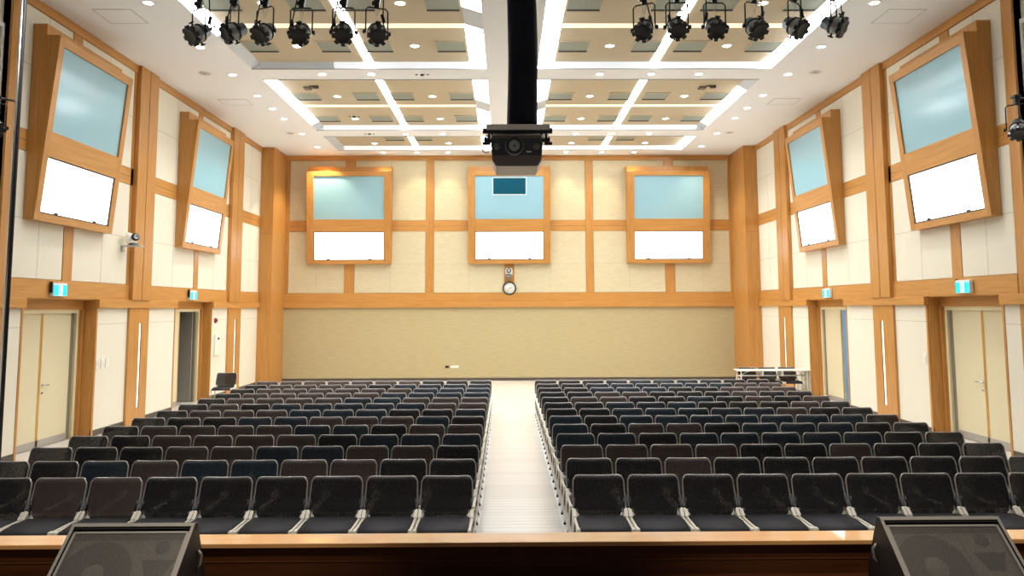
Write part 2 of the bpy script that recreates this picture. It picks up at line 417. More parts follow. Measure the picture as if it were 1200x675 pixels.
# ---------------------------------------------------------------- side walls
DOORS = ((12.65, 14.89), (18.45, 20.69))
def side_wall(s):
    side = sidelabel[s]; dy = 0.0 if s == 0 else -0.15
    def X(d): return XL + d if s == 0 else XR - d
    def B(mb, d0, d1, y0, y1, z0, z1, bev=0.0): return mb.box(X(d0), X(d1), y0 + dy, y1 + dy, z0, z1, bev)
    # masonry with the two doorways left open
    w = MB()
    yy = [Y0, DOORS[0][0], DOORS[0][1], DOORS[1][0], DOORS[1][1], YB + 0.3 - dy]
    for i in (0, 2, 4): B(w, -0.36, 0.0, yy[i], yy[i+1], 0, HC)
    for a, b in DOORS: B(w, -0.36, 0.0, a, b, 2.70, HC)
    B(w, -0.36, -0.12, 5.0, Y0, 0, HC)
    struct('wall_' + side, w, BACKCREAM if False else CREAM, 'cream panelled wall along the %s of the hall' % side)
    # cloth panels
    up = [(12.22, 13.68), (13.98, 16.0), (16.95, 19.42), (19.69, 21.75), (22.65, 24.5)]
    for (a, b) in up:
        for (z0, z1) in ((3.03, 5.20), (5.56, 7.73)):
            pm = MB().mat(CREAM); B(pm, 0.0, 0.025, a + 0.008, b - 0.008, z0 + 0.008, z1 - 0.008, 0.004)
            pm.mat(CREAM_JOINT)
            B(pm, 0.024, 0.0265, (a+b)/2 - 0.004, (a+b)/2 + 0.004, z0 + 0.01, z1 - 0.01)
            zj = 4.05 if z0 < 4 else 6.7
            B(pm, 0.024, 0.0265, a + 0.01, b - 0.01, zj - 0.004, zj + 0.004)
            o = pm.build('wall_panel'); tag(o, None, None, None, 'structure')
    for (a, b) in ((12.22, 12.60), (14.95, 16.15), (17.0, 18.40), (20.74, 21.88), (22.85, 24.5)):
        pm = MB().mat(CREAM); B(pm, 0.0, 0.02, a, b, 0.12, 2.53, 0.004)
        pm.mat(CREAM_JOINT); B(pm, 0.019, 0.0215, a + 0.01, b - 0.01, 2.20, 2.207)
        o = pm.build('wall_panel'); tag(o, None, None, None, 'structure')
    # baseboard
    bb = MB()
    for a, b in ((Y0, 12.65), (14.89, 18.45), (20.69, YB)): B(bb, 0.0, 0.022, a, b, 0, 0.12)
    struct('baseboard_' + side, bb, BASEB, 'dark baseboard along the %s wall' % side)
    # crown, mid rail, header, stiles (flush boards)
    t = MB().mat(WOOD_H)
    B(t, 0.0, 0.055, Y0, 24.5, 7.73, HC - 0.001)
    B(t, 0.0, 0.03, Y0 + 0.25, 16.1, 5.20, 5.56); B(t, 0.0, 0.03, 16.9, 21.8, 5.20, 5.56); B(t, 0.0, 0.03, 22.6, 24.5, 5.20, 5.56)
    B(t, 0.0, 0.05, Y0 + 0.25, 24.5, 2.70, 3.03)
    t.mat(WOOD_GAP)
    for a, b in ((12.2, 16.1), (16.9, 21.8), (22.6, 24.5)): B(t, 0.029, 0.0315, a, b, 5.375, 5.382)
    trim(t, None, 'horizontal wooden bands on the %s wall' % side)
    t = MB().mat(WOOD_V)
    for a, b in ((13.68, 13.98), (19.42, 19.69)):
        B(t, 0.0, 0.035, a, b, 3.03, 5.20); B(t, 0.0, 0.035, a, b, 5.56, 7.73)
    B(t, 0.0, 0.03, 16.0, 16.1, 3.03, 7.73); B(t, 0.0, 0.03, 21.72, 21.8, 3.03, 7.73)
    B(t, 0.0, 0.03, 12.60, 12.65, 0.0, 2.53); B(t, 0.0, 0.03, 14.89, 14.95, 0.0, 2.53)
    B(t, 0.0, 0.03, 18.40, 18.45, 0.0, 2.53); B(t, 0.0, 0.03, 20.69, 20.74, 0.0, 2.53)
    B(t, -0.12, 0.04, Y0, 12.2, 0.0, HC)
    trim(t, None, 'upright wooden stiles on the %s wall' % side)
    # projecting picture rail in three lengths
    for a, b, wh in ((Y0, 12.62, 'by the stage'), (14.87, 18.42, 'between the two doors'), (20.66, 24.5, 'beyond the far door')):
        r = MB(); B(r, 0.0, 0.10, a, b, 2.53, 2.70, 0.006)
        trim(r, WOOD_H, 'projecting wooden rail on the %s wall %s' % (side, wh))
    # piers: upper pair of planks and lower pilaster with slot light
    for k, (a, b, la, lb, wh) in enumerate(((16.10, 16.93, 16.13, 17.0, 'between the doors'), (21.75, 22.62, 21.86, 22.86, 'beyond the far door'))):
        p = MB().mat(WOOD_V)
        m = (a + b)/2
        B(p, 0.0, 0.13, a, m - 0.012, 2.70, HC - 0.002, 0.004); B(p, 0.0, 0.13, m + 0.012, b, 2.70, HC - 0.002, 0.004)
        p.mat(WOOD_GAP); B(p, 0.0, 0.10, m - 0.012, m + 0.012, 2.70, HC - 0.002)
        trim(p, None, 'tall grooved wooden pier on the %s wall %s' % (side, wh))
        p = MB().mat(WOOD_V); sm = (la + lb)/2 + 0.06
        B(p, 0.0, 0.07, la, sm - 0.05, 0.0, 2.53); B(p, 0.0, 0.07, sm + 0.05, lb, 0.0, 2.53)
        B(p, 0.0, 0.07, sm - 0.05, sm + 0.05, 2.2, 2.53); B(p, 0.0, 0.07, sm - 0.05, sm + 0.05, 0.0, 0.34)
        trim(p, None, 'wooden pilaster with a light slot on the %s wall %s' % (side, wh))
        sl = empty('slot_light', (X(0.03), sm + dy, 0.34))
        sg = 1 if s == 0 else -1
        MB().box(-0.03*sg, 0.02*sg, -0.045, 0.045, 0.01, 1.85).build('diffuser', SLOT, sl)
        f = MB()
        for q in (-0.0499, 0.0439): f.box(-0.03*sg, 0.035*sg, q, q + 0.006, 0.0, 1.86)
        f.build('side_trims', WOOD_GAP, sl)
        tag(sl, 'thin vertical white slot light in the %s wall pilaster %s' % (side, wh), 'wall light', 'vertical slot lights in the pilasters')
    # corner column
    cc = MB().mat(WOOD_V)
    B(cc, 0.0, 0.46, 24.5, YB - dy, 0.0, HC - 0.001)
    cc.mat(WOOD_GAP); B(cc, 0.0, 0.4605, 24.499, 24.501, 5.0, 5.006)
    trim(cc, None, 'square wooden corner column where the %s wall meets the back wall' % side)
    # stage-end of the wall: framed cream panel
    f = MB().mat(WHITEPL)
    B(f, -0.12, -0.07, 11.87, Y0 - 0.02, 0.3, 7.22); B(f, -0.12, -0.07, 9.0, 11.87, 7.14, 7.22)
    f.mat(SHADOWGAP); B(f, -0.12, -0.105, 11.80, 11.87, 0.3, 7.14)
    trim(f, None, 'white framed cream panel at the stage end of the %s wall' % side)
    # doors
    for k, (a, b) in enumerate(DOORS):
        n = 1 + k + 2*s
        far = k == 1
        d = empty('door_%d' % n, (X(-0.30), (a+b)/2 + dy, 0)); tag(d, '%s door in the %s wall' % (('cream double', 'half-open cream double')[k], side), None, None, 'structure')
        T = Matrix.Translation(-Vector(d.location))
        def P(name, mat, *boxes, bev=0.0):
            mb = MB()
            for q in boxes: mb.box(X(q[0]), X(q[1]), q[2] + dy, q[3] + dy, q[4], q[5], bev)
            bmesh.ops.transform(mb.bm, matrix=T, verts=mb.bm.verts)
            return mb.build(name, mat, d)
        # wooden lining of the recess
        P('lining', WOOD_V, (-0.36, 0.0, a, a + 0.02, 0, 2.70), (-0.36, 0.0, b - 0.02, b, 0, 2.70), (-0.36, -0.20, b - 0.08, b - 0.02, 0, 2.50),
          (-0.36, -0.24, b - 0.11, b - 0.08, 0, 2.50), (-0.36, -0.20, a + 0.02, a + 0.08, 0, 2.50))
        P('lintel', WOOD_H, (-0.36, 0.0, a, b, 2.68, 2.70), (-0.36, -0.22, a + 0.02, b - 0.02, 2.50, 2.68))
        P('door_frame', DOORFR, (-0.36, -0.25, a + 0.08, a + 0.15, 0, 2.50), (-0.36, -0.25, b - 0.18, b - 0.11, 0, 2.50), (-0.36, -0.25, a + 0.15, b - 0.18, 2.43, 2.50))
        P('rebate', SHADOWGAP, (-0.36, -0.30, b - 0.27, b - 0.18, 0, 2.43))
        la, lb = a + 0.15, b - 0.27
        m = (la + lb)/2
        def leaf(y0, y1, handle_y, brass_y, rot=None):
            lf = P('door_leaf', DOORM, (-0.35, -0.305, y0, y1, 0.01, 2.43), bev=0.003)
            k2 = MB(); k2.box(X(-0.307), X(-0.298), y0 + dy, y1 + dy, 0.01, 0.14)
            bmesh.ops.transform(k2.bm, matrix=T, verts=k2.bm.verts); kp = k2.build('kick_plate', KICK, lf)
            e2 = MB(); e2.box(X(-0.32), X(-0.298), brass_y - 0.014 + dy, brass_y + 0.014 + dy, 0.01, 2.43)
            bmesh.ops.transform(e2.bm, matrix=T, verts=e2.bm.verts); e2.build('edge_strip', BRASS, lf)
            if handle_y:
                h = MB().mat(STEEL); sg = 1 if s == 0 else -1
                hx = X(-0.305); hy = handle_y + dy
                h.lathe([(0.0, 0.0), (0.026, 0.0), (0.026, 0.01), (0.012, 0.014), (0.012, 0.05), (0.0, 0.05)], Matrix.Translation((hx, hy, 1.12)) @ Matrix.Rotation(sg*PI/2, 4, 'Y'), 12)
                h.tube([(hx + sg*0.045, hy, 1.12), (hx + sg*0.05, hy + 0.06, 1.12), (hx + sg*0.045, hy + 0.14, 1.115)], 0.010, 8)
                h.lathe([(0.0, 0.0), (0.024, 0.0), (0.022, 0.012), (0.0, 0.012)], Matrix.Translation((hx, hy, 0.98)) @ Matrix.Rotation(sg*PI/2, 4, 'Y'), 12)
                bmesh.ops.transform(h.bm, matrix=T, verts=h.bm.verts)
                h.build('door_handle', None, lf)
            return lf
        if not far:
            leaf(la, m - 0.003, None, m - 0.02); leaf(m + 0.003, lb, m + 0.09, m + 0.018)
        else:
            if s == 0:     # near leaf shut, far leaf swung out into the passage
                leaf(la, m - 0.06, None, m - 0.075)
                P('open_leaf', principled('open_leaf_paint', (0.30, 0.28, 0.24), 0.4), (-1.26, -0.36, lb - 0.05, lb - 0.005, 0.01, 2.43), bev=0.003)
                P('leaf_edge', STEEL, (-1.27, -1.26, lb - 0.045, lb - 0.01, 0.05, 2.4))
            else:          # far leaf shut, near leaf swung out
                leaf(m - 0.06, lb, None, m - 0.045)
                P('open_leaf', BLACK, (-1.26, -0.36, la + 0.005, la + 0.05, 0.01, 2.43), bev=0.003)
        # passage behind the doorway
        if far:
            cp = MB()
            for q in ((-2.6, -2.5, a - 1.2, b + 1.6, 0, 2.9), (-2.5, -0.36, b + 1.5, b + 1.6, 0, 2.9), (-2.5, -0.36, a - 1.2, a - 1.1, 0, 2.9), (-2.6, -0.36, a - 1.2, b + 1.6, 2.8, 2.9)):
                cp.box(X(q[0]), X(q[1]), q[2] + dy, q[3] + dy, q[4], q[5])
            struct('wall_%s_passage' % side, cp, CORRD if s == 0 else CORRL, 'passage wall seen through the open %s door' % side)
            if s == 1:
                g = empty('window_1', (X(-2.48), 19.5, 0)); tag(g, 'daylit blue window in the passage behind the right door', None, None, 'structure')
                T2 = Matrix.Translation(-Vector(g.location))
                gm = MB(); gm.box(X(-2.49), X(-2.47), a - 1.0, b + 1.4, 0.1, 2.7, M=T2); gm.build('pane', SKYPANE, g)
                gm = MB()
                for z in (0.1, 1.0, 1.9, 2.66): gm.box(X(-2.47), X(-2.44), a - 1.0, b + 1.4, z, z + 0.05, M=T2)
                gm.build('window_frame', principled('window_grey', (0.4, 0.48, 0.55), 0.4), g)
for s in (0, 1): side_wall(s)

# ---------------------------------------------------------------- back wall
w = MB(); w.box(XL - 0.4, XR + 0.4, YB, YB + 0.3, 0, HC + 0.3)
struct('wall_back', w, BACKCREAM, 'back wall of the hall')
t = MB().mat(TANCLOTH); t.box(XL + 0.46, XR - 0.46, YB - 0.02, YB, 0.10, 2.53)
o = t.build('wall_panel'); tag(o, 'broad tan cloth panel across the lower back wall', None, None, 'structure')
bb = MB(); bb.box(XL + 0.46, XR - 0.46, YB - 0.03, YB, 0.0, 0.09)
struct('baseboard_back', bb, BASEB, 'dark baseboard along the back wall')
stl = [(-7.75, -7.62), (-2.81, -2.53), (2.82, 3.08), (7.88, 7.97)]
for a, b in ((-7.62, -5.66), (-5.31, -2.81), (-2.53, -0.05), (0.29, 2.82), (3.08, 5.60), (5.94, 7.90)):
    for z0, z1 in ((3.03, 5.20), (5.58, 7.73)):
        pm = MB().mat(BACKCREAM); pm.box(a + 0.008, b - 0.008, YB - 0.022, YB, z0 + 0.008, z1 - 0.008, 0.004)
        pm.mat(CREAM_JOINT)
        xj = (a + b)/2
        pm.box(xj - 0.004, xj + 0.004, YB - 0.0235, YB - 0.02, z0 + 0.01, z1 - 0.01)
        zj = 4.05 if z0 < 4 else 6.75
        pm.box(a + 0.01, b - 0.01, YB - 0.0235, YB - 0.02, zj - 0.004, zj + 0.004)
        o = pm.build('wall_panel'); tag(o, None, None, None, 'structure')
t = MB().mat(WOOD_H)
t.box(XL + 0.46, XR - 0.46, YB - 0.045, YB, 7.73, HC - 0.001)
t.box(XL + 0.46, XR - 0.46, YB - 0.030, YB, 5.20, 5.58)
t.box(XL + 0.46, XR - 0.46, YB - 0.045, YB, 2.70, 3.03)
t.mat(WOOD_GAP); t.box(XL + 0.46, XR - 0.46, YB - 0.0315, YB - 0.029, 5.38, 5.387)
trim(t, None, 'horizontal wooden bands on the back wall')
t = MB().mat(WOOD_V)
for a, b in stl: t.box(a, b, YB - 0.04, YB, 3.03, 7.73)
for a, b in ((-5.66, -5.31), (5.60, 5.94), (-0.05, 0.29)):
    t.box(a, b, YB - 0.035, YB, 3.03, 5.20); t.box(a, b, YB - 0.035, YB, 5.58, 7.73)
trim(t, None, 'upright wooden stiles on the back wall')
t = MB(); t.box(XL + 0.46, XR - 0.46, YB - 0.10, YB, 2.53, 2.70, 0.006)
trim(t, WOOD_H, 'long projecting wooden rail across the back wall')

# ---------------------------------------------------------------- slanted wall boxes
def wall_box(loc, rz, wd, label, stile, port=False, ho=0.0):
    b = empty('display_box', loc, rz); tag(b, label, 'display box', 'slanted wooden boxes high on the walls')
    h = wd/2
    prof = [(0, 0), (-0.13, 0), (-0.43, 3.21), (-0.24, 3.21), (-0.24, 3.41), (0, 3.41)]
    MB().mat(WOOD_V).prism(prof, -h, h, 'x').build('casing', None, b)
    tl = math.hypot(0.30, 3.21); ty, tz = -0.30/tl, 3.21/tl
    M = Matrix(((1, 0, 0, 0), (0, ty, -tz, -0.13), (0, tz, ty, 0), (0, 0, 0, 1)))   # (x, s, n) -> local; n points into the room
    f = MB().mat(WOOD_V)
    f.box(-h, -h + stile, 0, tl, -0.01, 0.05, 0.004, M=M); f.box(h - stile, h, 0, tl, -0.01, 0.05, 0.004, M=M)
    f.mat(WOOD_H)
    for s0, s1 in ((0, 0.13), (1.12, 1.55), (3.06, tl)): f.box(-h + stile, h - stile, s0, s1, -0.01, 0.048, M=M)
    f.build('front_frame', None, b)
    g = MB(); g.box(-h + stile, h - stile, 1.55, 3.06, 0.001, 0.012, M=M); gp = g.build('glass_pane', GLASSB, b)
    sc = MB(); sc.box(-h + stile + 0.02, h - stile - 0.02, 0.15, 1.10, 0.001, 0.014, M=M); sp = sc.build('screen', SCREEN, b)
    bz = MB()
    x0, x1 = -h + stile, h - stile
    for q in ((x0, x0 + 0.025, 0.13, 1.12), (x1 - 0.025, x1, 0.13, 1.12), (x0, x1, 0.13, 0.155), (x0, x1, 1.095, 1.12)): bz.box(q[0], q[1], q[2], q[3], 0.002, 0.03, M=M)
    for q in (-0.45, 0.45): bz.box(q*h*1.1 - 0.05, q*h*1.1 + 0.05, 0.15, 0.185, 0.01, 0.03, M=M)
    bz.build('bezel', BEZEL, sp)
    if port:
        p = MB().mat(DARKGLASS); p.box(-0.56, 0.57, 2.42, 2.98, 0.012, 0.016, M=M)
        pp = p.build('projection_port', None, gp)
        p = MB()
        for q in ((-0.60, -0.56, 2.38, 3.02), (0.57, 0.61, 2.38, 3.02), (-0.56, 0.57, 2.38, 2.42), (-0.56, 0.57, 2.98, 3.02)): p.box(q[0], q[1], q[2], q[3], 0.012, 0.024, M=M)
        p.build('port_frame', principled('pale_port_frame', (0.55, 0.68, 0.74), 0.4), gp)
for k, (xm, nm, wdt) in enumerate(((-5.46, 'left', 2.92), (0.125, 'middle', 2.86), (5.69, 'right', 2.88))):
    wall_box((xm, YB - 0.03, 4.05), 0, wdt, 'wooden box with blue glass and lit white screen, %s one on the back wall' % nm if not k == 1 else
             'wooden box with a dark port in its blue glass, middle of the back wall', 0.235, k == 1)
for s in (0, 1):
    for (a, b_, nm) in ((12.5, 15.0, 'nearer the stage'), (18.27, 20.72, 'nearer the back wall')):
        dy = 0 if s == 0 else -0.15
        wall_box((XL + 0.03 if s == 0 else XR - 0.03, (a+b_)/2 + dy, 4.03), PI/2 if s == 0 else -PI/2, b_ - a,
                 'slanted wooden box with blue glass over lit screen, %s wall, %s' % (sidelabel[s], nm), 0.15)

# ---------------------------------------------------------------- small wall things
def exit_sign(loc, rz, label):
    t = empty('exit_sign', loc, rz); tag(t, label, 'exit sign', 'lit cyan exit signs over the doors')
    MB().mat(WHITEPL).box(-0.21, 0.21, -0.07, 0, 0, 0.24, 0.008).build('housing', None, t)
    fc = MB().mat(EXITM).box(-0.20, 0.20, -0.075, -0.069, 0.01, 0.20).build('face', None, t)
    p = MB().mat(EXITW)
    p.box(-0.055, 0.055, -0.078, -0.0745, 0.015, 0.195)
    p.build('doorway_mark', None, fc)
    g = MB().mat(EXITM)      # the running figure
    Mf = Matrix.Translation((0, -0.0775, 0)) @ Matrix.Rotation(PI/2, 4, 'X')
    g.lathe([(0.0, 0.0), (0.016, 0.0), (0.016, 0.003), (0.0, 0.003)], Mf @ Matrix.Translation((0.008, 0.165, 0)), 12)
    for q in ([(0.0, 0.15), (0.02, 0.145), (0.006, 0.09), (-0.014, 0.095)], [(-0.012, 0.1), (0.008, 0.095), (0.03, 0.045), (0.016, 0.04)], [(-0.012, 0.1), (0.004, 0.09), (-0.026, 0.05), (-0.042, 0.06)], [(0.002, 0.148), (0.012, 0.138), (0.04, 0.115), (0.034, 0.105)]):
        g.prism(q, -0.0805, -0.078, 'y')
    g.build('running_figure', None, fc)
    MB().mat(BLACK).box(-0.235, -0.205, -0.06, -0.01, 0.06, 0.26, 0.004).build('side_bracket', None, t)
for s in (0, 1):
    dy = 0 if s == 0 else -0.1
    for y, nm in ((13.5, 'nearer the stage'), (19.26, 'nearer the back wall')):
        exit_sign((XL + 0.055 if s == 0 else XR - 0.055, y + dy, 2.74), PI/2 if s == 0 else -PI/2, 'cyan lit exit sign over the %s wall door %s' % (sidelabel[s], nm))

def ptz(loc, rz, label, head_yaw, mat_base):
    """swivel camera on a small wall shelf; the wall is at +y, the room at -y"""
    t = empty('swivel_camera', loc, rz); tag(t, label, 'camera', 'swivel cameras on the walls')
    sh = MB().mat(LAMPG); sh.box(-0.10, 0.10, -0.42, 0.0, -0.03, -0.005, 0.006); sh.box(-0.05, 0.05, -0.03, 0.0, -0.14, -0.03); sh.build('shelf', None, t)
    MB().mat(LAMPD).lathe([(0.0, -0.004), (0.10, -0.004), (0.10, 0.02), (0.075, 0.05), (0.0, 0.055)], Matrix.Translation((0, -0.24, 0)), 20).build('base', None, t)
    y = MB().mat(mat_base); y.box(-0.125, -0.095, -0.20, -0.12, 0.04, 0.22, 0.01); y.box(0.095, 0.125, -0.20, -0.12, 0.04, 0.22, 0.01); y.box(-0.12, 0.12, -0.26, -0.12, 0.045, 0.085); y.box(-0.10, 0.10, -0.155, -0.115, 0.08, 0.27, 0.012); y.build('yoke', None, t)
    H = Matrix.Translation((0, -0.27, 0.18)) @ Matrix.Rotation(head_yaw, 4, 'Z')
    hd = MB().mat(BLACK).lathe([(0.0, -0.085), (0.06, -0.07), (0.082, -0.03), (0.085, 0.02), (0.075, 0.06), (0.055, 0.075), (0.0, 0.075)], H @ Matrix.Rotation(PI/2, 4, 'X'), 20).build('head', None, t)
    MB().mat(LAMPG).lathe([(0.05, 0.07), (0.056, 0.105), (0.046, 0.105), (0.04, 0.085), (0.0, 0.085)], H @ Matrix.Rotation(PI/2, 4, 'X'), 20).build('lens', None, hd)
ptz((XL + 0.026, 15.78, 3.86), PI/2, 'small black swivel camera on a shelf beside the left wall pier', R(-50), WHITEPL)
ptz((0.10, YB - 0.035, 3.62), 0, 'small swivel camera under the middle box on the back wall', 0.0, WHITEPL)

ck = empty('wall_clock', (0.12, YB - 0.035, 3.19)); tag(ck, 'round white clock with a dark rim below the middle box', 'clock')
Mx = Matrix.Rotation(PI/2, 4, 'X')
MB().mat(BLACK).lathe([(0.20, 0.0), (0.235, 0.0), (0.24, 0.02), (0.225, 0.05), (0.20, 0.045), (0.20, 0.0)], Mx, 32).build('rim', None, ck)
MB().mat(WHITEPL).lathe([(0.0, 0.0), (0.205, 0.0), (0.205, 0.03), (0.0, 0.03)], Mx, 32).build('dial', None, ck)
hb = MB().mat(BLACK)
hb.box(-0.006, 0.006, -0.036, -0.031, -0.02, 0.11, M=Matrix.Rotation(R(70), 4, 'Y')); hb.build('hour_hand', None, ck)
hb = MB().mat(BLACK); hb.box(-0.004, 0.004, -0.039, -0.036, -0.03, 0.16, M=Matrix.Rotation(R(-150), 4, 'Y')); hb.build('minute_hand', None, ck)
tk = MB().mat(BLACK)
for i in range(12): tk.box(-0.004, 0.004, -0.033, -0.029, 0.165, 0.19, M=Matrix.Rotation(2*PI*i/12, 4, 'Y'))
tk.build('hour_marks', None, ck)

def plate(name, loc, rz, w, h, label, cat, n=1, mat=WHITEPL, group=None):
    t = empty(name, loc, rz); tag(t, label, cat, group)
    MB().mat(mat).box(-w/2, w/2, -0.012, 0, -h/2, h/2, 0.003).build('plate', None, t)
    for i in range(n):
        x = (i - (n-1)/2)*w/max(n, 1)
        MB().mat(CREAMPL if mat is WHITEPL else BLACK).box(x - w/n*0.3, x + w/n*0.3, -0.017, -0.011, -h*0.28, h*0.28, 0.002).build('rocker', None, t)
plate('switch_plate', (XL + 0.022, 15.02, 1.42), PI/2, 0.12, 0.2, 'white light switch plate on the left wall beside the near door, first of three', 'light switch', 2)
plate('switch_plate', (XL + 0.022, 15.2, 1.42), PI/2, 0.12, 0.2, 'white light switch plate on the left wall beside the near door, second of three', 'light switch', 2)
plate('switch_plate', (XL + 0.022, 15.38, 1.42), PI/2, 0.12, 0.2, 'white light switch plate on the left wall beside the near door, third of three', 'light switch', 1)
plate('switch_plate', (XR - 0.022, 14.9, 1.46), -PI/2, 0.10, 0.2, 'small switch plate on the right wall beside the near door', 'light switch', 1)
plate('wall_socket', (-2.05, YB - 0.022, 0.48), 0, 0.13, 0.08, 'dark socket plate low on the tan back wall', 'socket', 2, BLACK)
plate('wall_socket', (-1.78, YB - 0.022, 0.48), 0, 0.28, 0.08, 'cream socket plate low on the tan back wall', 'socket', 2, WHITEPL)
al = empty('fire_alarm', (XL + 0.022, 20.98, 2.18), PI/2); tag(al, 'small dark red fire alarm on the wall past the left far door', 'fire alarm')
MB().mat(REDM).lathe([(0.0, 0.06), (0.05, 0.055), (0.075, 0.02), (0.08, 0.0), (0.0, 0.0)], Matrix.Rotation(PI/2, 4, 'X'), 16).build('bell', None, al)
MB().mat(BLACK).lathe([(0.0, 0.075), (0.02, 0.07), (0.025, 0.055)], Matrix.Rotation(PI/2, 4, 'X'), 10).build('hub', None, al)
wp = empty('control_panel', (XL + 0.022, 21.1, 1.5), PI/2); tag(wp, 'white control panel with a black sensor on the wall past the left far door', 'control panel')
MB().mat(WHITEPL).box(-0.17, 0.17, -0.05, 0, -0.30, 0.28, 0.01).build('housing', None, wp)
MB().mat(BLACK).lathe([(0.0, 0.03), (0.03, 0.025), (0.035, 0.0)], Matrix.Translation((0.02, -0.05, 0.17)) @ Matrix.Rotation(PI/2, 4, 'X'), 12).build('sensor', None, wp)
MB().mat(CREAMPL).box(-0.11, 0.11, -0.058, -0.049, -0.24, 0.02, 0.004).build('cover_flap', None, wp)

# ---------------------------------------------------------------- chairs
def chair_proto(name='audience_chair'):
    t = empty(name)
    # backrest: curved net panel, rounded corners, slightly hollow top edge
    def bp(u, v, n=0.0):
        au = abs(u)
        cor = 0.0
        if au > 0.80: cor = 0.05*(1 - math.sqrt(max(0, 1 - ((au-0.80)/0.20)**2)))
        zt = 0.800 + 0.012*au*au*1.2 - cor - 0.008
        zb = 0.415 + cor*1.3
        z = zb + (zt - zb)*v
        x = u*(0.262 - 0.008*v**3 - 0.045*max(0.0, (0.28-v)/0.28)**2)
        y = -0.10*(1-v)**1.3 - 0.045*u*u + n
        return (x, y, z)
    NU, NV = 18, 8
    mb = MB().mat(BACKMESH)
    us = [-1 + 2*i/NU for i in range(NU+1)]
    us = [math.copysign(abs(u)**0.8, u) for u in us]
    for side in (0, 1):
        g = [[mb.bm.verts.new(bp(u, j/NV, -0.006 if side == 0 else 0.006)) for u in us] for j in range(NV+1)]
        for j in range(NV):
            for i in range(NU): mb._f(mb.bm.faces.new((g[j][i], g[j][i+1], g[j+1][i+1], g[j+1][i])), True)
        if side == 0: g0 = g
    for i in range(NU):
        mb._f(mb.bm.faces.new((g0[0][i], g0[0][i+1], g[0][i+1], g[0][i]))); mb._f(mb.bm.faces.new((g0[NV][i], g0[NV][i+1], g[NV][i+1], g[NV][i])))
    for j in range(NV):
        for i in (0, NU): mb._f(mb.bm.faces.new((g0[j][i], g0[j+1][i], g[j+1][i], g[j][i])))
    mb.build('backrest', None, t)
    path = [bp(-1, v) for v in (0.0, 0.15, 0.35, 0.6, 0.85, 1.0)] + [bp(u, 1) for u in us[1:-1]] + [bp(1, v) for v in (1.0, 0.85, 0.6, 0.35, 0.15, 0.0)]
    MB().mat(FRAMEG).tube(path, 0.0075, 6).build('back_frame', None, t)
    # seat pad
    sm = MB().mat(SEATM)
    prof = [(-0.165, 0.405), (-0.165, 0.440), (-0.20, 0.450), (-0.40, 0.452), (-0.56, 0.446), (-0.61, 0.432), (-0.632, 0.408), (-0.625, 0.392), (-0.58, 0.388), (-0.20, 0.392)]
    sm.prism(prof, -0.236, 0.236, 'x')
    es = [e for e in sm.bm.edges if abs(e.verts[0].co.x - e.verts[1].co.x) < 1e-6]
    r = bmesh.ops.bevel(sm.bm, geom=es, offset=0.012, segments=2, affect='EDGES')
    for f in sm.bm.faces: f.smooth = True
    sm.build('seat', None, t)
    for s in (-1, 1):
        b = MB().mat(CREAMPL)
        b.prism([(-0.10, 0.40), (-0.22, 0.40), (-0.22, 0.445), (-0.155, 0.50), (-0.12, 0.50), (-0.10, 0.45)], s*0.240, s*0.274, 'x')
        b.box(s*0.246, s*0.268, -0.60, -0.20, 0.405, 0.437, 0.004)
        b.box(s*0.240, s*0.274, -0.645, -0.585, 0.395, 0.445, 0.010)
        b.build('side_bracket', None, t)
        for y0, y1 in ((-0.56, -0.58), (-0.20, -0.16)):
            lg = MB().mat(CHROME)
            lg.tube([(s*0.257, y0, 0.41), (s*0.257, (y0+y1)/2, 0.2), (s*0.257, y1, 0.015)], 0.011, 8)
            lg.mat(BLACKSOFT).lathe([(0.0, 0.0), (0.016, 0.0), (0.016, 0.022), (0.0, 0.022)], Matrix.Translation((s*0.257, y1, 0)), 8)
            lg.build('leg', None, t)
        # rear upright that carries the back
        up = MB().mat(BLACK)
        up.tube([(s*0.245, -0.15, 0.47), (s*0.243, -0.135, 0.53), (s*0.248, -0.105, 0.60)], 0.012, 6)
        up.build('back_support', None, t)
    return t
chair0 = chair_proto()
PITCH, ROWY, ROWD = 0.556, 7.74, 0.829
KIDS[chair0.name] = list(chair0.children)
used = False
tints = {}
for key, m_ in (('brown', BROWNSHEEN), ('blue', BLUESHEEN)):
    b0 = [q for q in chair0.children if q.name == 'backrest'][0]
    tints[key] = b0.data.copy(); tints[key].materials[0] = m_
# sheen painted on each row's black mesh, from the aisle outwards: n black, w brownish, b bluish
LOOK = {0: ['nnnnnnwwnn', 'nnwwbbwbnnn', 'nwwbbwwnnn', 'bbbnwwwwnn', 'wwnbbwwwwn', 'nbwwwbbnnn', 'bnnbbbwwwn', 'wwbbbbbnwn', 'wwwbbwwwwn', 'bbbbwwwwwn', 'bbbwwwwwwn', 'bbbbnwwwwn', 'nnnwwwwwww'],
        1: ['nnnnnnnnnn', 'nnwnnnnnnn', 'wwwwnnwnnn', 'bbnbbbbbnn', 'bnwwnbbbnn', 'bnbbbbbbbn', 'nnbbbbbwnn', 'nnbbbnnnwn', 'nwwnnbnwnw', 'nnwwnnnwnn', 'nnbbbnnwww', 'nnbbbbbbww', 'nnnbbbbbnn']}
def put_chair(x, y, rz, label, group, tint=None):
    global used
    if not used: o = chair0; used = True
    else: o = copy_tree(chair0)
    o.location = (x, y, 0); o.rotation_euler = (0, 0, rz)
    if tint:
        for ch in o.children:
            if ch.name.split('.')[0] == 'backrest': ch.data = tints[tint]
    tag(o, label, 'chair', group)
    return o
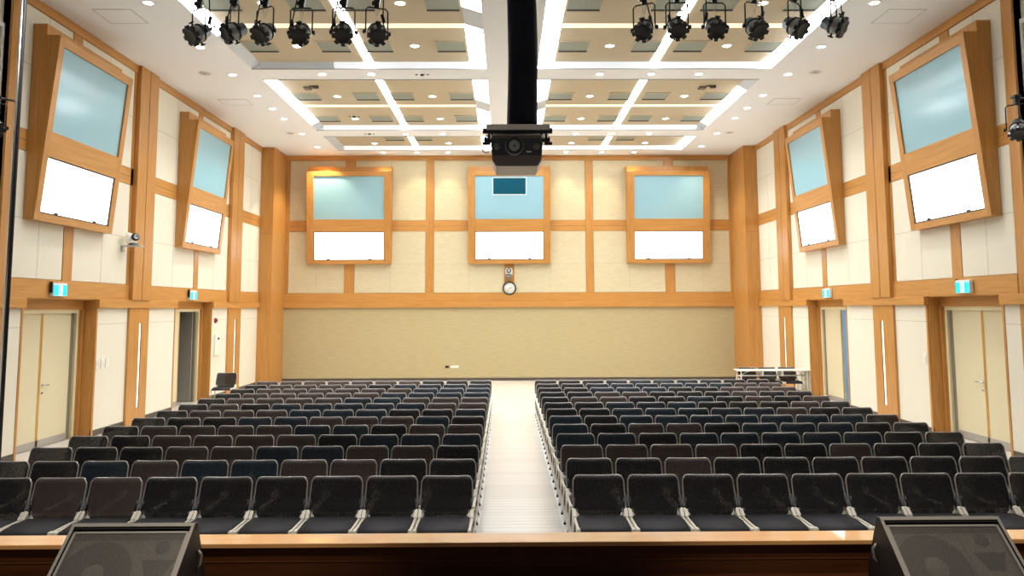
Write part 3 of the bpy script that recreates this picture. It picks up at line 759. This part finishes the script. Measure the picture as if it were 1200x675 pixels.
for r_ in range(13):
    for s in (0, 1):
        for k in range(10):
            x = (-0.34 - 0.262 - k*PITCH) if s == 0 else (0.67 + 0.262 + k*PITCH)
            put_chair(x, ROWY + ROWD*r_ + rnd.uniform(-0.006, 0.006), rnd.uniform(-0.003, 0.003),
                      'black mesh-back chair, %s block, %s row from stage, %s from centre aisle' % (sidelabel[s], ORD[r_+1], ORD[k+1]), 'linked chairs in the %s seating block' % sidelabel[s], {'n': None, 'w': 'brown', 'b': 'blue'}[LOOK[s][r_][k]])
put_chair(-7.48, 20.15, R(6), 'single black chair standing alone by the left wall near the far door', 'loose black chairs')
for n, x in zip(('left', 'middle', 'right'), (6.82, 7.385, 7.95)):
    put_chair(x, 21.22, 0, 'black chair tucked behind the white folding table, %s of three' % n, 'loose black chairs')

# aisle edging strips on the floor
for x, nm in ((-0.338, 'left'), (0.668, 'right')):
    t = MB(); t.box(x - 0.028, x + 0.028, 6.6, 18.2, 0.0, 0.004)
    trim(t, principled('white_edging', (0.85, 0.85, 0.83), 0.3), 'thin white strip on the floor along the %s side of the aisle' % nm)

# ---------------------------------------------------------------- folding table
tb = empty('folding_table', (7.41, 20.85, 0)); tag(tb, 'long narrow white folding table against the right wall behind the chairs', 'table')
MB().mat(TABLEW).box(-0.985, 0.985, -0.24, 0.24, 0.735, 0.765, 0.008).build('tabletop', None, tb)
for sx in (-1, 1):
    for sy in (-1, 1):
        l = MB().mat(WHITEPL)
        l.tube([(sx*0.91, sy*0.19, 0.735), (sx*0.92, sy*0.20, 0.40), (sx*0.925, sy*0.20, 0.0)], 0.015, 8); l.build('leg', None, tb)
    b = MB().mat(WHITEPL)
    b.tube([(sx*0.92, -0.20, 0.36), (sx*0.92, 0.20, 0.36)], 0.010, 8); b.tube([(sx*0.915, 0.0, 0.60), (sx*0.60, 0.0, 0.735)], 0.009, 8)
    b.tube([(sx*0.915, -0.195, 0.60), (sx*0.915, 0.195, 0.60)], 0.010, 8)
    b.build('leg_brace', None, tb)
sh = MB().mat(WHITEPL)
for y in (-0.15, 0.0, 0.15): sh.tube([(-0.91, y, 0.60), (0.91, y, 0.60)], 0.007, 6)
sh.build('wire_shelf', None, tb)
for x in (-0.3, 0.25):
    c_ = MB().mat(WHITEPL); c_.box(x - 0.03, x + 0.03, -0.16, 0.16, 0.595, 0.735, 0.004); c_.build('shelf_hanger', None, tb)

# ---------------------------------------------------------------- stage edge
st = MB(); st.box(-6.5, 6.8, -1.5, 5.1, 0.0, STZ)
struct('floor_stage', st, STAGEW, 'dark wooden stage floor')
st = MB().mat(STAGEW); st.box(-6.5, 6.8, 4.90, 5.07, STZ, 0.984)
st.mat(WOOD_GAP); st.box(-6.5, 6.8, 4.896, 4.90, 0.89, 0.896)
trim(st, None, 'dark wooden upstand along the stage edge')
st = MB(); st.box(-6.5, 6.8, 4.87, 5.075, 0.984, 1.013, 0.004)
trim(st, CAPW, 'pale wooden cap along the stage edge')

# ---------------------------------------------------------------- stage monitors
def monitor(loc, rz, label, w=0.72):
    t = empty('stage_monitor', loc, rz); tag(t, label, 'stage speaker', 'wedge speakers on the stage edge')
    h = w/2; th = 0.018
    prof = [(-0.40, 0.0), (-0.40, 0.06), (0.0, 0.435), (0.035, 0.435), (0.17, 0.10), (0.17, 0.0)]
    cab = MB().mat(SPKCAB)
    cab.prism(prof, -h, -h + th, 'x'); cab.prism(prof, h - th, h, 'x')
    cab.prism([(0.17, 0.0), (0.17, 0.10), (0.035, 0.435), (0.020, 0.425), (0.152, 0.095), (0.152, 0.0)], -h + th, h - th, 'x')
    cab.prism([(-0.40, 0.0), (-0.40, 0.06), (-0.388, 0.06), (-0.38, 0.016), (0.152, 0.016), (0.152, 0.0)], -h + th, h - th, 'x')
    cab.prism([(0.0, 0.435), (0.035, 0.435), (0.022, 0.412), (-0.012, 0.412)], -h + th, h - th, 'x')
    cab.build('cabinet', None, t)
    sl = math.hypot(0.40, 0.375); ty, tz = 0.40/sl, 0.375/sl
    M = Matrix(((1, 0, 0, 0), (0, ty, -tz, -0.40), (0, tz, ty, 0.06), (0, 0, 0, 1)))      # (x, s, n): n out of the sloping face
    M = Matrix(((1, 0, 0, 0), (0, ty, -tz, -0.40), (0, tz, ty, 0.06), (0, 0, 0, 1)))
    e = MB().mat(SPKEDGE)
    e.box(-h, -h + th, 0, sl, -0.004, 0.004, M=M); e.box(h - th, h, 0, sl, -0.004, 0.004, M=M); e.box(-h, h, sl - 0.016, sl + 0.004, -0.004, 0.005, M=M)
    e.build('face_edging', None, t)
    b = MB().mat(BAFFLE); b.box(-h + th, h - th, 0.01, sl - 0.075, -0.062, -0.048, M=M)
    b.mat(SPKCAB); b.box(-h + th, h - th, sl - 0.075, sl - 0.016, -0.10, -0.085, M=M)
    bf = b.build('baffle', None, t)
    def N(x, s_): return M @ Matrix.Translation((x, s_, -0.048))
    wx = -0.135
    wf = MB().mat(SPKCAB).lathe([(0.165, 0.0), (0.205, 0.0), (0.205, 0.012), (0.19, 0.018), (0.165, 0.012)], N(wx, 0.255), 32)
    wf.mat(CONE).lathe([(0.188, 0.014), (0.170, 0.020), (0.155, 0.012), (0.07, 0.004)], N(wx, 0.255), 32)
    wf.mat(BAFFLE).lathe([(0.075, 0.004), (0.06, 0.020), (0.03, 0.030), (0.0, 0.033)], N(wx, 0.255), 24)
    wf.build('woofer', None, t)
    hn = MB().mat(BAFFLE); hn.box(0.085, 0.325, 0.17, sl - 0.09, 0.0, 0.012, 0.003, M=M @ Matrix.Translation((0, 0, -0.048)))
    hn.mat(SPKCAB)
    M2 = M @ Matrix.Translation((0, 0, -0.048))
    hn.prism([(0.115, 0.345), (0.305, 0.345), (0.255, 0.235), (0.165, 0.235)], 0.0125, 0.0145, 'z', M=M2)
    hn.lathe([(0.0, 0.0125), (0.042, 0.0125), (0.042, 0.015), (0.0, 0.015)], M2 @ Matrix.Translation((0.205, 0.42, 0)), 20)
    hn.build('horn', None, t)
    pt = MB().mat(BLACKSOFT).lathe([(0.0, 0.002), (0.035, 0.002), (0.045, 0.004), (0.045, 0.0)], N(0.21, 0.08), 20); pt.build('port', None, t)
    g = MB().mat(GRILLE); g.box(-h + th + 0.006, h - th - 0.006, 0.012, sl - 0.045, -0.014, -0.011, M=M); gr = g.build('grille', None, t)
    f = MB().mat(SPKEDGE)
    x0, x1, s0, s1 = -h + th + 0.004, h - th - 0.004, 0.01, sl - 0.04
    for q in ((x0, x0 + 0.016, s0, s1), (x1 - 0.016, x1, s0, s1), (x0, x1, s1 - 0.012, s1)): f.box(q[0], q[1], q[2], q[3], -0.016, -0.008, M=M)
    f.build('grille_frame', None, gr)
    for sx in (-1, 1):
        hd = MB().mat(SPKEDGE); hd.tube([(sx*(h + 0.001), 0.04, 0.16), (sx*(h + 0.02), 0.05, 0.19), (sx*(h + 0.02), 0.055, 0.24), (sx*(h + 0.001), 0.05, 0.27)], 0.008, 8)
        hd.build('side_handle', None, t)
monitor((-2.20, 4.52, STZ), R(0), 'black wedge stage speaker at the left end of the stage edge')
monitor((2.60, 4.56, STZ), R(0), 'black wedge stage speaker at the right end of the stage edge')

# ---------------------------------------------------------------- projector and sleeve
pj = empty('projector', (0.135, 9.0, 4.20)); tag(pj, 'dark grey ceiling projector with a central lens under the black sleeve', 'projector')
pw = 0.315
o = MB().mat(PROJ)
outl = [(-pw + 0.02, 0.07), (-pw + 0.06, 0.005), (-pw + 0.10, 0.0), (pw - 0.10, 0.0), (pw - 0.06, 0.005), (pw - 0.02, 0.07), (pw, 0.30), (pw - 0.02, 0.375), (-pw + 0.02, 0.375), (-pw, 0.30)]
o.prism(outl, -0.22, 0.40, 'y'); o.build('body', None, pj)
d = MB().mat(PROJD); d.prism([(-pw + 0.022, 0.13), (pw - 0.022, 0.13), (pw - 0.006, 0.335), (-pw + 0.006, 0.335)], -0.235, -0.219, 'y'); d.build('front_panel', None, pj)
My = Matrix.Translation((-0.03, -0.235, 0.235)) @ Matrix.Rotation(PI/2, 4, 'X')
ln = MB().mat(BLACK).lathe([(0.105, 0.0), (0.105, 0.05), (0.095, 0.075), (0.075, 0.075), (0.06, 0.03), (0.0, 0.025)], My, 28)
lo = ln.build('lens', None, pj)
MB().mat(principled('lens_glass', (0.01, 0.015, 0.03), 0.05, 0, 0.8)).lathe([(0.06, 0.031), (0.03, 0.045), (0.0, 0.05)], My, 24).build('lens_glass', None, lo)
MB().mat(LAMPG).lathe([(0.105, 0.048), (0.110, 0.03), (0.108, 0.0)], My, 28).build('lens_ring', None, lo)
for x in (-0.235, 0.235):
    MB().mat(PROJ).lathe([(0.0, 0.018), (0.035, 0.016), (0.042, 0.0)], Matrix.Translation((x, -0.235, 0.235)) @ Matrix.Rotation(PI/2, 4, 'X'), 16).build('vent_cap', None, pj)
MB().mat(WHITEPL).box(0.115, 0.175, -0.240, -0.234, 0.165, 0.180).build('badge', None, pj)
MB().mat(principled('projector_top_lit', (0.46, 0.36, 0.32), 0.35)).box(-pw + 0.03, pw - 0.03, -0.215, 0.38, 0.3755, 0.385).build('lit_top', None, pj)  # light falling on the projector top painted as a pinkish slab
mt = empty('projector_mount', (0.135, 9.0, 4.585)); tag(mt, 'white slotted mounting plate with black bars above the projector', 'projector mount')
pm = MB().mat(WHITEPL); pm.box(-0.37, 0.40, -0.225, 0.3, 0.06, 0.085, 0.003); pm.box(-0.37, 0.40, -0.235, -0.225, 0.06, 0.125); pm.build('plate', None, mt)
for y in (-0.22, 0.25):
    pm = MB().mat(BLACK); pm.box(-0.41, 0.43, y, y + 0.04, 0.018, 0.055, 0.004)
    for x in (-0.39, 0.41): pm.lathe([(0.0, 0), (0.022, 0), (0.022, 0.03), (0.0, 0.03)], Matrix.Translation((x, y + 0.02, 0.05)), 10)
    for x in (-0.30, 0.30): pm.box(x - 0.012, x + 0.012, y + 0.008, y + 0.03, 0.0, 0.06)
    pm.build('cross_bar', None, mt)
for sx in (-1, 1):
    a = MB().mat(BLACK); xx = 0.01 + sx*0.345
    a.box(xx - 0.012, xx + 0.012, -0.20, -0.17, -0.12, 0.06); a.box(xx - sx*0.02, xx + sx*0.075, -0.205, -0.165, -0.12, -0.085, 0.004); a.build('side_arm', None, mt)
pm = MB().mat(BLACKSOFT)
pm.tube([(-0.36, -0.18, 0.0), (-0.40, -0.2, -0.06), (-0.42, -0.2, -0.14), (-0.41, -0.2, -0.2), (-0.37, -0.2, -0.22), (-0.335, -0.2, -0.21)], 0.006, 6); pm.build('cable', None, mt)
MB().mat(CHROME).box(-0.04, 0.03, -0.02, 0.04, 0.085, 0.19).build('coupler', None, mt)
MB().mat(WHITEPL).tube([(-0.18, -0.1, 0.085), (-0.05, -0.1, 0.12), (0.02, -0.05, 0.16)], 0.012, 6).build('white_cable', None, mt)
# cloth sleeve that hides the hanging pole
mb = MB().mat(SLEEVE); NZ, NA = 30, 28; rings = []
for j in range(NZ+1):
    f = j/NZ; z = 4.74 + (HC - 0.002 - 4.74)*f; rg = []
    for i in range(NA):
        a = 2*PI*i/NA
        wob = 1 + 0.035*math.sin(3*a + 6*f) + 0.02*math.sin(7*a - 9*f)
        rx, ry = (0.215 - 0.012*f)*wob, 0.16*wob
        sq = 1/max(abs(math.cos(a)), abs(math.sin(a)))**0.6
        zz = z + (0.03*math.cos(a + 0.6)*(1 if j == 0 else 0)) - (0.012*math.sin(5*a) if j == 0 else 0)
        rg.append(mb.bm.verts.new((0.205 + rx*math.cos(a)*sq*0.86 - 0.012*f + 0.012*math.sin(f*5), 9.0 + ry*math.sin(a)*sq, zz)))
    rings.append(rg)
for a, b in zip(rings, rings[1:]):
    for i in range(NA): mb._f(mb.bm.faces.new((a[i], a[(i+1) % NA], b[(i+1) % NA], b[i])), True)
o = mb.build('pole_sleeve'); tag(o, 'long black cloth sleeve hanging from the ceiling above the projector', 'cloth sleeve')

# ---------------------------------------------------------------- stage lamps
def lamp(loc, yaw, tilt, label, cable_seed, hang=0.30, arm=None):
    tilt = tilt + 0.46
    """loc: centre of the barrel. yaw > 0 turns the front towards +x; the front looks back at the stage (-y)"""
    rr = random.Random(cable_seed)
    t = empty('stage_spotlight', loc); tag(t, label, 'stage light', 'theatre spotlights')
    Hm = Matrix.Rotation(yaw, 4, 'Z') @ Matrix.Rotation(PI/2 + tilt, 4, 'X') # local z -> -y, tipped down
    bd = MB().mat(LAMPD)
    bd.lathe([(0.0, -0.15), (0.05, -0.148), (0.075, -0.13), (0.078, -0.06), (0.092, -0.055), (0.095, -0.02)], Hm, 20)
    bd.mat(LAMPG).lathe([(0.095, -0.02), (0.100, -0.018), (0.100, 0.045), (0.094, 0.05), (0.088, 0.06), (0.088, 0.09), (0.0, 0.09)], Hm, 20)
    b = bd.build('barrel', None, t)
    MB().mat(BLACK).lathe([(0.101, -0.03), (0.108, -0.03), (0.108, -0.012), (0.101, -0.012)], Hm, 20).build('band', None, b)
    # eight-lobed black front holder
    n = 64; pts = []
    for i in range(n):
        a = 2*PI*i/n; lob = 0.092 + 0.034*(1 if math.cos(8*a) > -0.1 else 0)
        pts.append((lob*math.cos(a), lob*math.sin(a)))
    fr = MB().mat(BLACK); fr.prism(pts, 0.085, 0.12, 'z', M=Hm)
    fr.lathe([(0.0, 0.1215), (0.075, 0.1215), (0.09, 0.128), (0.095, 0.12)], Hm, 24)
    fr.build('colour_frame', None, t)
    # yoke: an upside-down U standing across the barrel
    Yw = Matrix.Rotation(yaw, 4, 'Z'); y_ = MB().mat(BLACK)
    hw = 0.13
    y_.tube([(-hw, 0, -0.01), (-hw, 0, hang - 0.03), (-hw + 0.03, 0, hang), (hw - 0.03, 0, hang), (hw, 0, hang - 0.03), (hw, 0, -0.01)], 0.009, 6, M=Yw)
    y_.build('yoke', None, t)
    for sx in (-1, 1):
        k = MB().mat(BLACK); k.lathe([(0.0, 0.0), (0.026, 0.0), (0.028, 0.02), (0.02, 0.026), (0.0, 0.026)], Yw @ Matrix.Translation((sx*(hw + 0.009), 0, 0)) @ Matrix.Rotation(sx*PI/2, 4, 'Y'), 10)
        k.build('side_knob', None, t)
    for sz in (1, -1):
        k = MB().mat(BLACK); k.lathe([(0.0, 0.094), (0.012, 0.094), (0.012, 0.125), (0.034, 0.130), (0.034, 0.142), (0.0, 0.146)], Hm @ Matrix.Translation((0, 0, 0.02)) @ Matrix.Rotation(-sz*PI/2, 4, 'X'), 12)
        k.build('focus_knob', None, t)
    cl = MB().mat(BLACK)
    if arm is None:
        cl.box(-0.03, 0.03, -0.025, 0.025, hang, hang + 0.07, 0.005); cl.lathe([(0.0, 0.0), (0.028, 0.0), (0.028, 0.05), (0.0, 0.05)], Matrix.Translation((-0.055, 0, hang + 0.06)) @ Matrix.Rotation(PI/2, 4, 'Y'), 10)
        cl.box(-0.035, 0.035, -0.012, 0.05, hang + 0.06, hang + 0.12, 0.005)
    else:
        cl.box(-0.03, 0.03, -0.03, 0.03, hang, hang + 0.10, 0.006); cl.tube([(0, 0, hang + 0.08), arm], 0.016, 8)
        cl.box(-0.05, 0.05, -0.045, 0.045, hang + 0.09, hang + 0.13, 0.005)
    cl.build('clamp', None, t)
    # safety chain and power lead with its plug
    ch = MB().mat(LAMPG); ch.tube([(-0.03, 0, hang), (-0.012, 0, hang - 0.08), (0.0, 0, hang - 0.14), (0.012, 0, hang - 0.08), (0.03, 0, hang)], 0.0035, 5); ch.build('safety_wire', None, t)
    sgn = 1 if rr.random() > 0.5 else -1
    back = (Hm @ Vector((0, 0, -0.15)))
    cb = MB().mat(BLACKSOFT); x1 = sgn*rr.uniform(0.06, 0.16)
    top = (x1*0.7 + rr.uniform(-0.05, 0.05), 0.08, hang + 0.20)
    p = [Vector(back), Vector(back) + Vector((sgn*0.07, 0.03, -0.05 if rr.random() > 0.5 else 0.05)), Vector((x1 + sgn*0.03, 0.06, 0.06)), Vector((x1, 0.075, 0.18)), Vector(top)]
    q = []
    for i in range(len(p) - 1):
        P0 = p[max(i-1, 0)]; P1 = p[i]; P2 = p[i+1]; P3 = p[min(i+2, len(p)-1)]
        for k in range(6):
            u = k/6; q.append(0.5*((2*P1) + (P2-P0)*u + (2*P0 - 5*P1 + 4*P2 - P3)*u*u + (3*P1 - P0 - 3*P2 + P3)*u**3))
    q.append(p[-1]); cb.tube(q, 0.008, 6)
    co = cb.build('power_lead', None, t)
    pz = rr.uniform(0.12, 0.2); d_ = Vector((rr.uniform(-0.3, 0.3), 0, 1)).normalized()
    MB().mat(BLACK).tube([Vector((x1, 0.07, pz)) - d_*0.05, Vector((x1, 0.07, pz)) + d_*0.05], 0.021, 8).build('plug', None, co)
    return t
LX = [(-3.62, 5.74, -0.60, 0.15), (-3.20, 5.76, -0.85, 0.05), (-2.84, 5.75, -0.45, 0.22), (-2.41, 5.745, 0.0, 0.28), (-1.91, 5.75, 0.08, 0.28), (-1.52, 5.745, 0.35, 0.28)]
RX = [(1.65, 5.79, -0.45, 0.25), (2.04, 5.81, -0.05, 0.28), (2.49, 5.81, 0.05, 0.28), (2.96, 5.81, 0.35, 0.28), (3.44, 5.82, 0.65, 0.2), (3.91, 5.835, 0.90, 0.05)]
for i, (x, z, yw, tl) in enumerate(LX):
    lamp((x, 8.5, z), yw, tl, 'black theatre spotlight on the left lighting bar, %s from the left wall' % ORD[i+1], 10 + i)
for i, (x, z, yw, tl) in enumerate(RX):
    lamp((x, 8.5, z), yw, tl, 'black theatre spotlight on the right lighting bar, %s from the sleeve' % ORD[i+1], 30 + i)
for x0, x1, nm, bz in ((-4.3, -1.0, 'left', 6.19), (1.2, 4.5, 'right', 6.265)):
    b = empty('lighting_bar', ((x0+x1)/2, 8.5, bz)); tag(b, 'black lighting bar hung from the ceiling at the %s of the sleeve' % nm, 'lighting bar', 'lighting bars over the front rows')
    h = (x1-x0)/2
    MB().mat(BLACK).tube([(-h, 0.02, 0.02), (h, 0.02, 0.02)], 0.024, 10).build('pipe', None, b)
    for q in (-h*0.8, 0.0, h*0.8): MB().mat(BLACK).tube([(q, 0.02, 0.02), (q, 0.02, HC - bz - 0.002)], 0.010, 8).build('hanger_rod', None, b)
lp = empty('lighting_pole', (-6.71, 10.0, 0)); tag(lp, 'slim upright silver pole with a black cable at the left edge', 'lighting pole')
MB().mat(STEEL).tube([(0, 0, 0), (0, 0, HC - 0.002)], 0.022, 12).build('pole', None, lp)
MB().mat(BLACKSOFT).tube([(0.040, 0.0, 0.02), (0.040, 0, 3.0), (0.040, 0, HC - 0.02)], 0.020, 8).build('cable', None, lp)
MB().mat(BLACK).lathe([(0.0, 0.0), (0.16, 0.0), (0.16, 0.012), (0.04, 0.02), (0.03, 0.06), (0.022, 0.06)], n=20).build('foot', None, lp)
lamp((-6.86, 9.8, 4.95), 0.75, 0.05, 'black spotlight clamped to the silver pole at the left edge', 61, 0.32, (0.13, 0.175, 0.40))
lamp((7.02, 9.9, 4.92), -0.6, 0.45, 'black spotlight on a wall arm at the right edge', 62, 0.34, (1.50, 0.0, 0.46))

# ---------------------------------------------------------------- downlight beams and added unseen fill beams
def spot(loc, e, size, blend, col, aim=(0, 0, -1), rad=0.06):
    l = bpy.data.lights.new('downlight_and_fill_beam', 'SPOT'); l.energy = e; l.spot_size = size; l.spot_blend = blend; l.color = col; l.shadow_soft_size = rad
    o = bpy.data.objects.new('downlight_and_fill_beam', l); COL.objects.link(o); o.location = loc
    o.rotation_euler = Vector(aim).to_track_quat('-Z', 'Y').to_euler()
    return o
WARM = (1.0, 0.83, 0.56)
for x in (-4.25, -3.07, -2.0, 2.1, 3.35, 4.48): spot((x, 25.36, HC - 0.03), 48, R(80), 0.5, WARM)
spot((-6.31, 25.1, HC - 0.03), 190, R(100), 0.4, WARM)
spot((6.58, 24.75, HC - 0.03), 60, R(100), 0.6, WARM)
SOFT = (1.0, 0.96, 0.91)
for x in (-6.31, 6.58): spot((x, 9.6, HC - 0.03), 130, R(130), 0.8, SOFT, rad=0.08)  # added beams without fixtures, brighten the stage ends of the side walls
for o in [q for q in COL.objects if q.name.split('.')[0] == 'downlight']:
    if o.location.y < 25: spot((o.location.x, o.location.y, o.location.z - 0.02), 90 if o.location.y < 24 else 40, R(120), 0.8, SOFT, rad=0.08)

for x in (-5.2, -3.1, -1.0, 1.3, 3.4, 5.5): spot((x, 6.7, HC - 0.03), 210, R(62), 0.7, SOFT, aim=(0, -0.12, -1), rad=0.08)  # added unseen beams that brighten the stage edge and front rows
for x in (-2.3, 2.6): spot((x*0.9, 2.2, 6.6), 520, R(34), 0.8, (1.0, 0.86, 0.66), aim=(x*0.1, 2.2, -5.6), rad=0.12)  # added unseen beams above the stage, brighten the wedge speakers
W = bpy.data.worlds.new('hall_air'); SC.world = W; W.use_nodes = True
W.node_tree.nodes['Background'].inputs['Color'].default_value = (0.9, 0.85, 0.78, 1)
W.node_tree.nodes['Background'].inputs['Strength'].default_value = 0.045

# ---------------------------------------------------------------- camera
cam = bpy.data.cameras.new('camera'); co = bpy.data.objects.new('camera', cam); COL.objects.link(co)
F, CX, CY, HE, VPX, VPY, ROLL = 867.0, 600.0, 283.0, 2.5, 593.0, 361.0, -0.0035
yv = Vector(((VPX - CX)/F, -(VPY - CY)/F, 1.0)).normalized()
xv = Vector((math.cos(ROLL), -math.sin(ROLL), 0.0)); xv = (xv - yv*yv.dot(xv)).normalized()
zv = -xv.cross(yv)
# rows of the world->(right, up, fwd) map are the camera axes in the world
right = Vector((xv[0], yv[0], zv[0])); upv = Vector((xv[1], yv[1], zv[1])); fwd = Vector((xv[2], yv[2], zv[2]))
m3 = Matrix((right, upv, -fwd)).transposed()
co.matrix_world = Matrix.Translation((0, 0, HE)) @ m3.to_4x4()
cam.sensor_fit = 'HORIZONTAL'; cam.sensor_width = 36.0; cam.lens = F/1200*36.0
cam.shift_x = 0.0; cam.shift_y = -(337.5 - CY)/1200.0
cam.clip_end = 200
SC.camera = co

vs = SC.view_settings
vs.view_transform = 'Standard'; vs.look = 'None'; vs.gamma = 1.0; vs.use_curve_mapping = False; vs.exposure = 0.85
SC.cycles.use_denoising = True
SC.cycles.max_bounces = 8; SC.cycles.diffuse_bounces = 5; SC.cycles.glossy_bounces = 4; SC.cycles.transparent_max_bounces = 12
SC.cycles.sample_clamp_indirect = 8.0
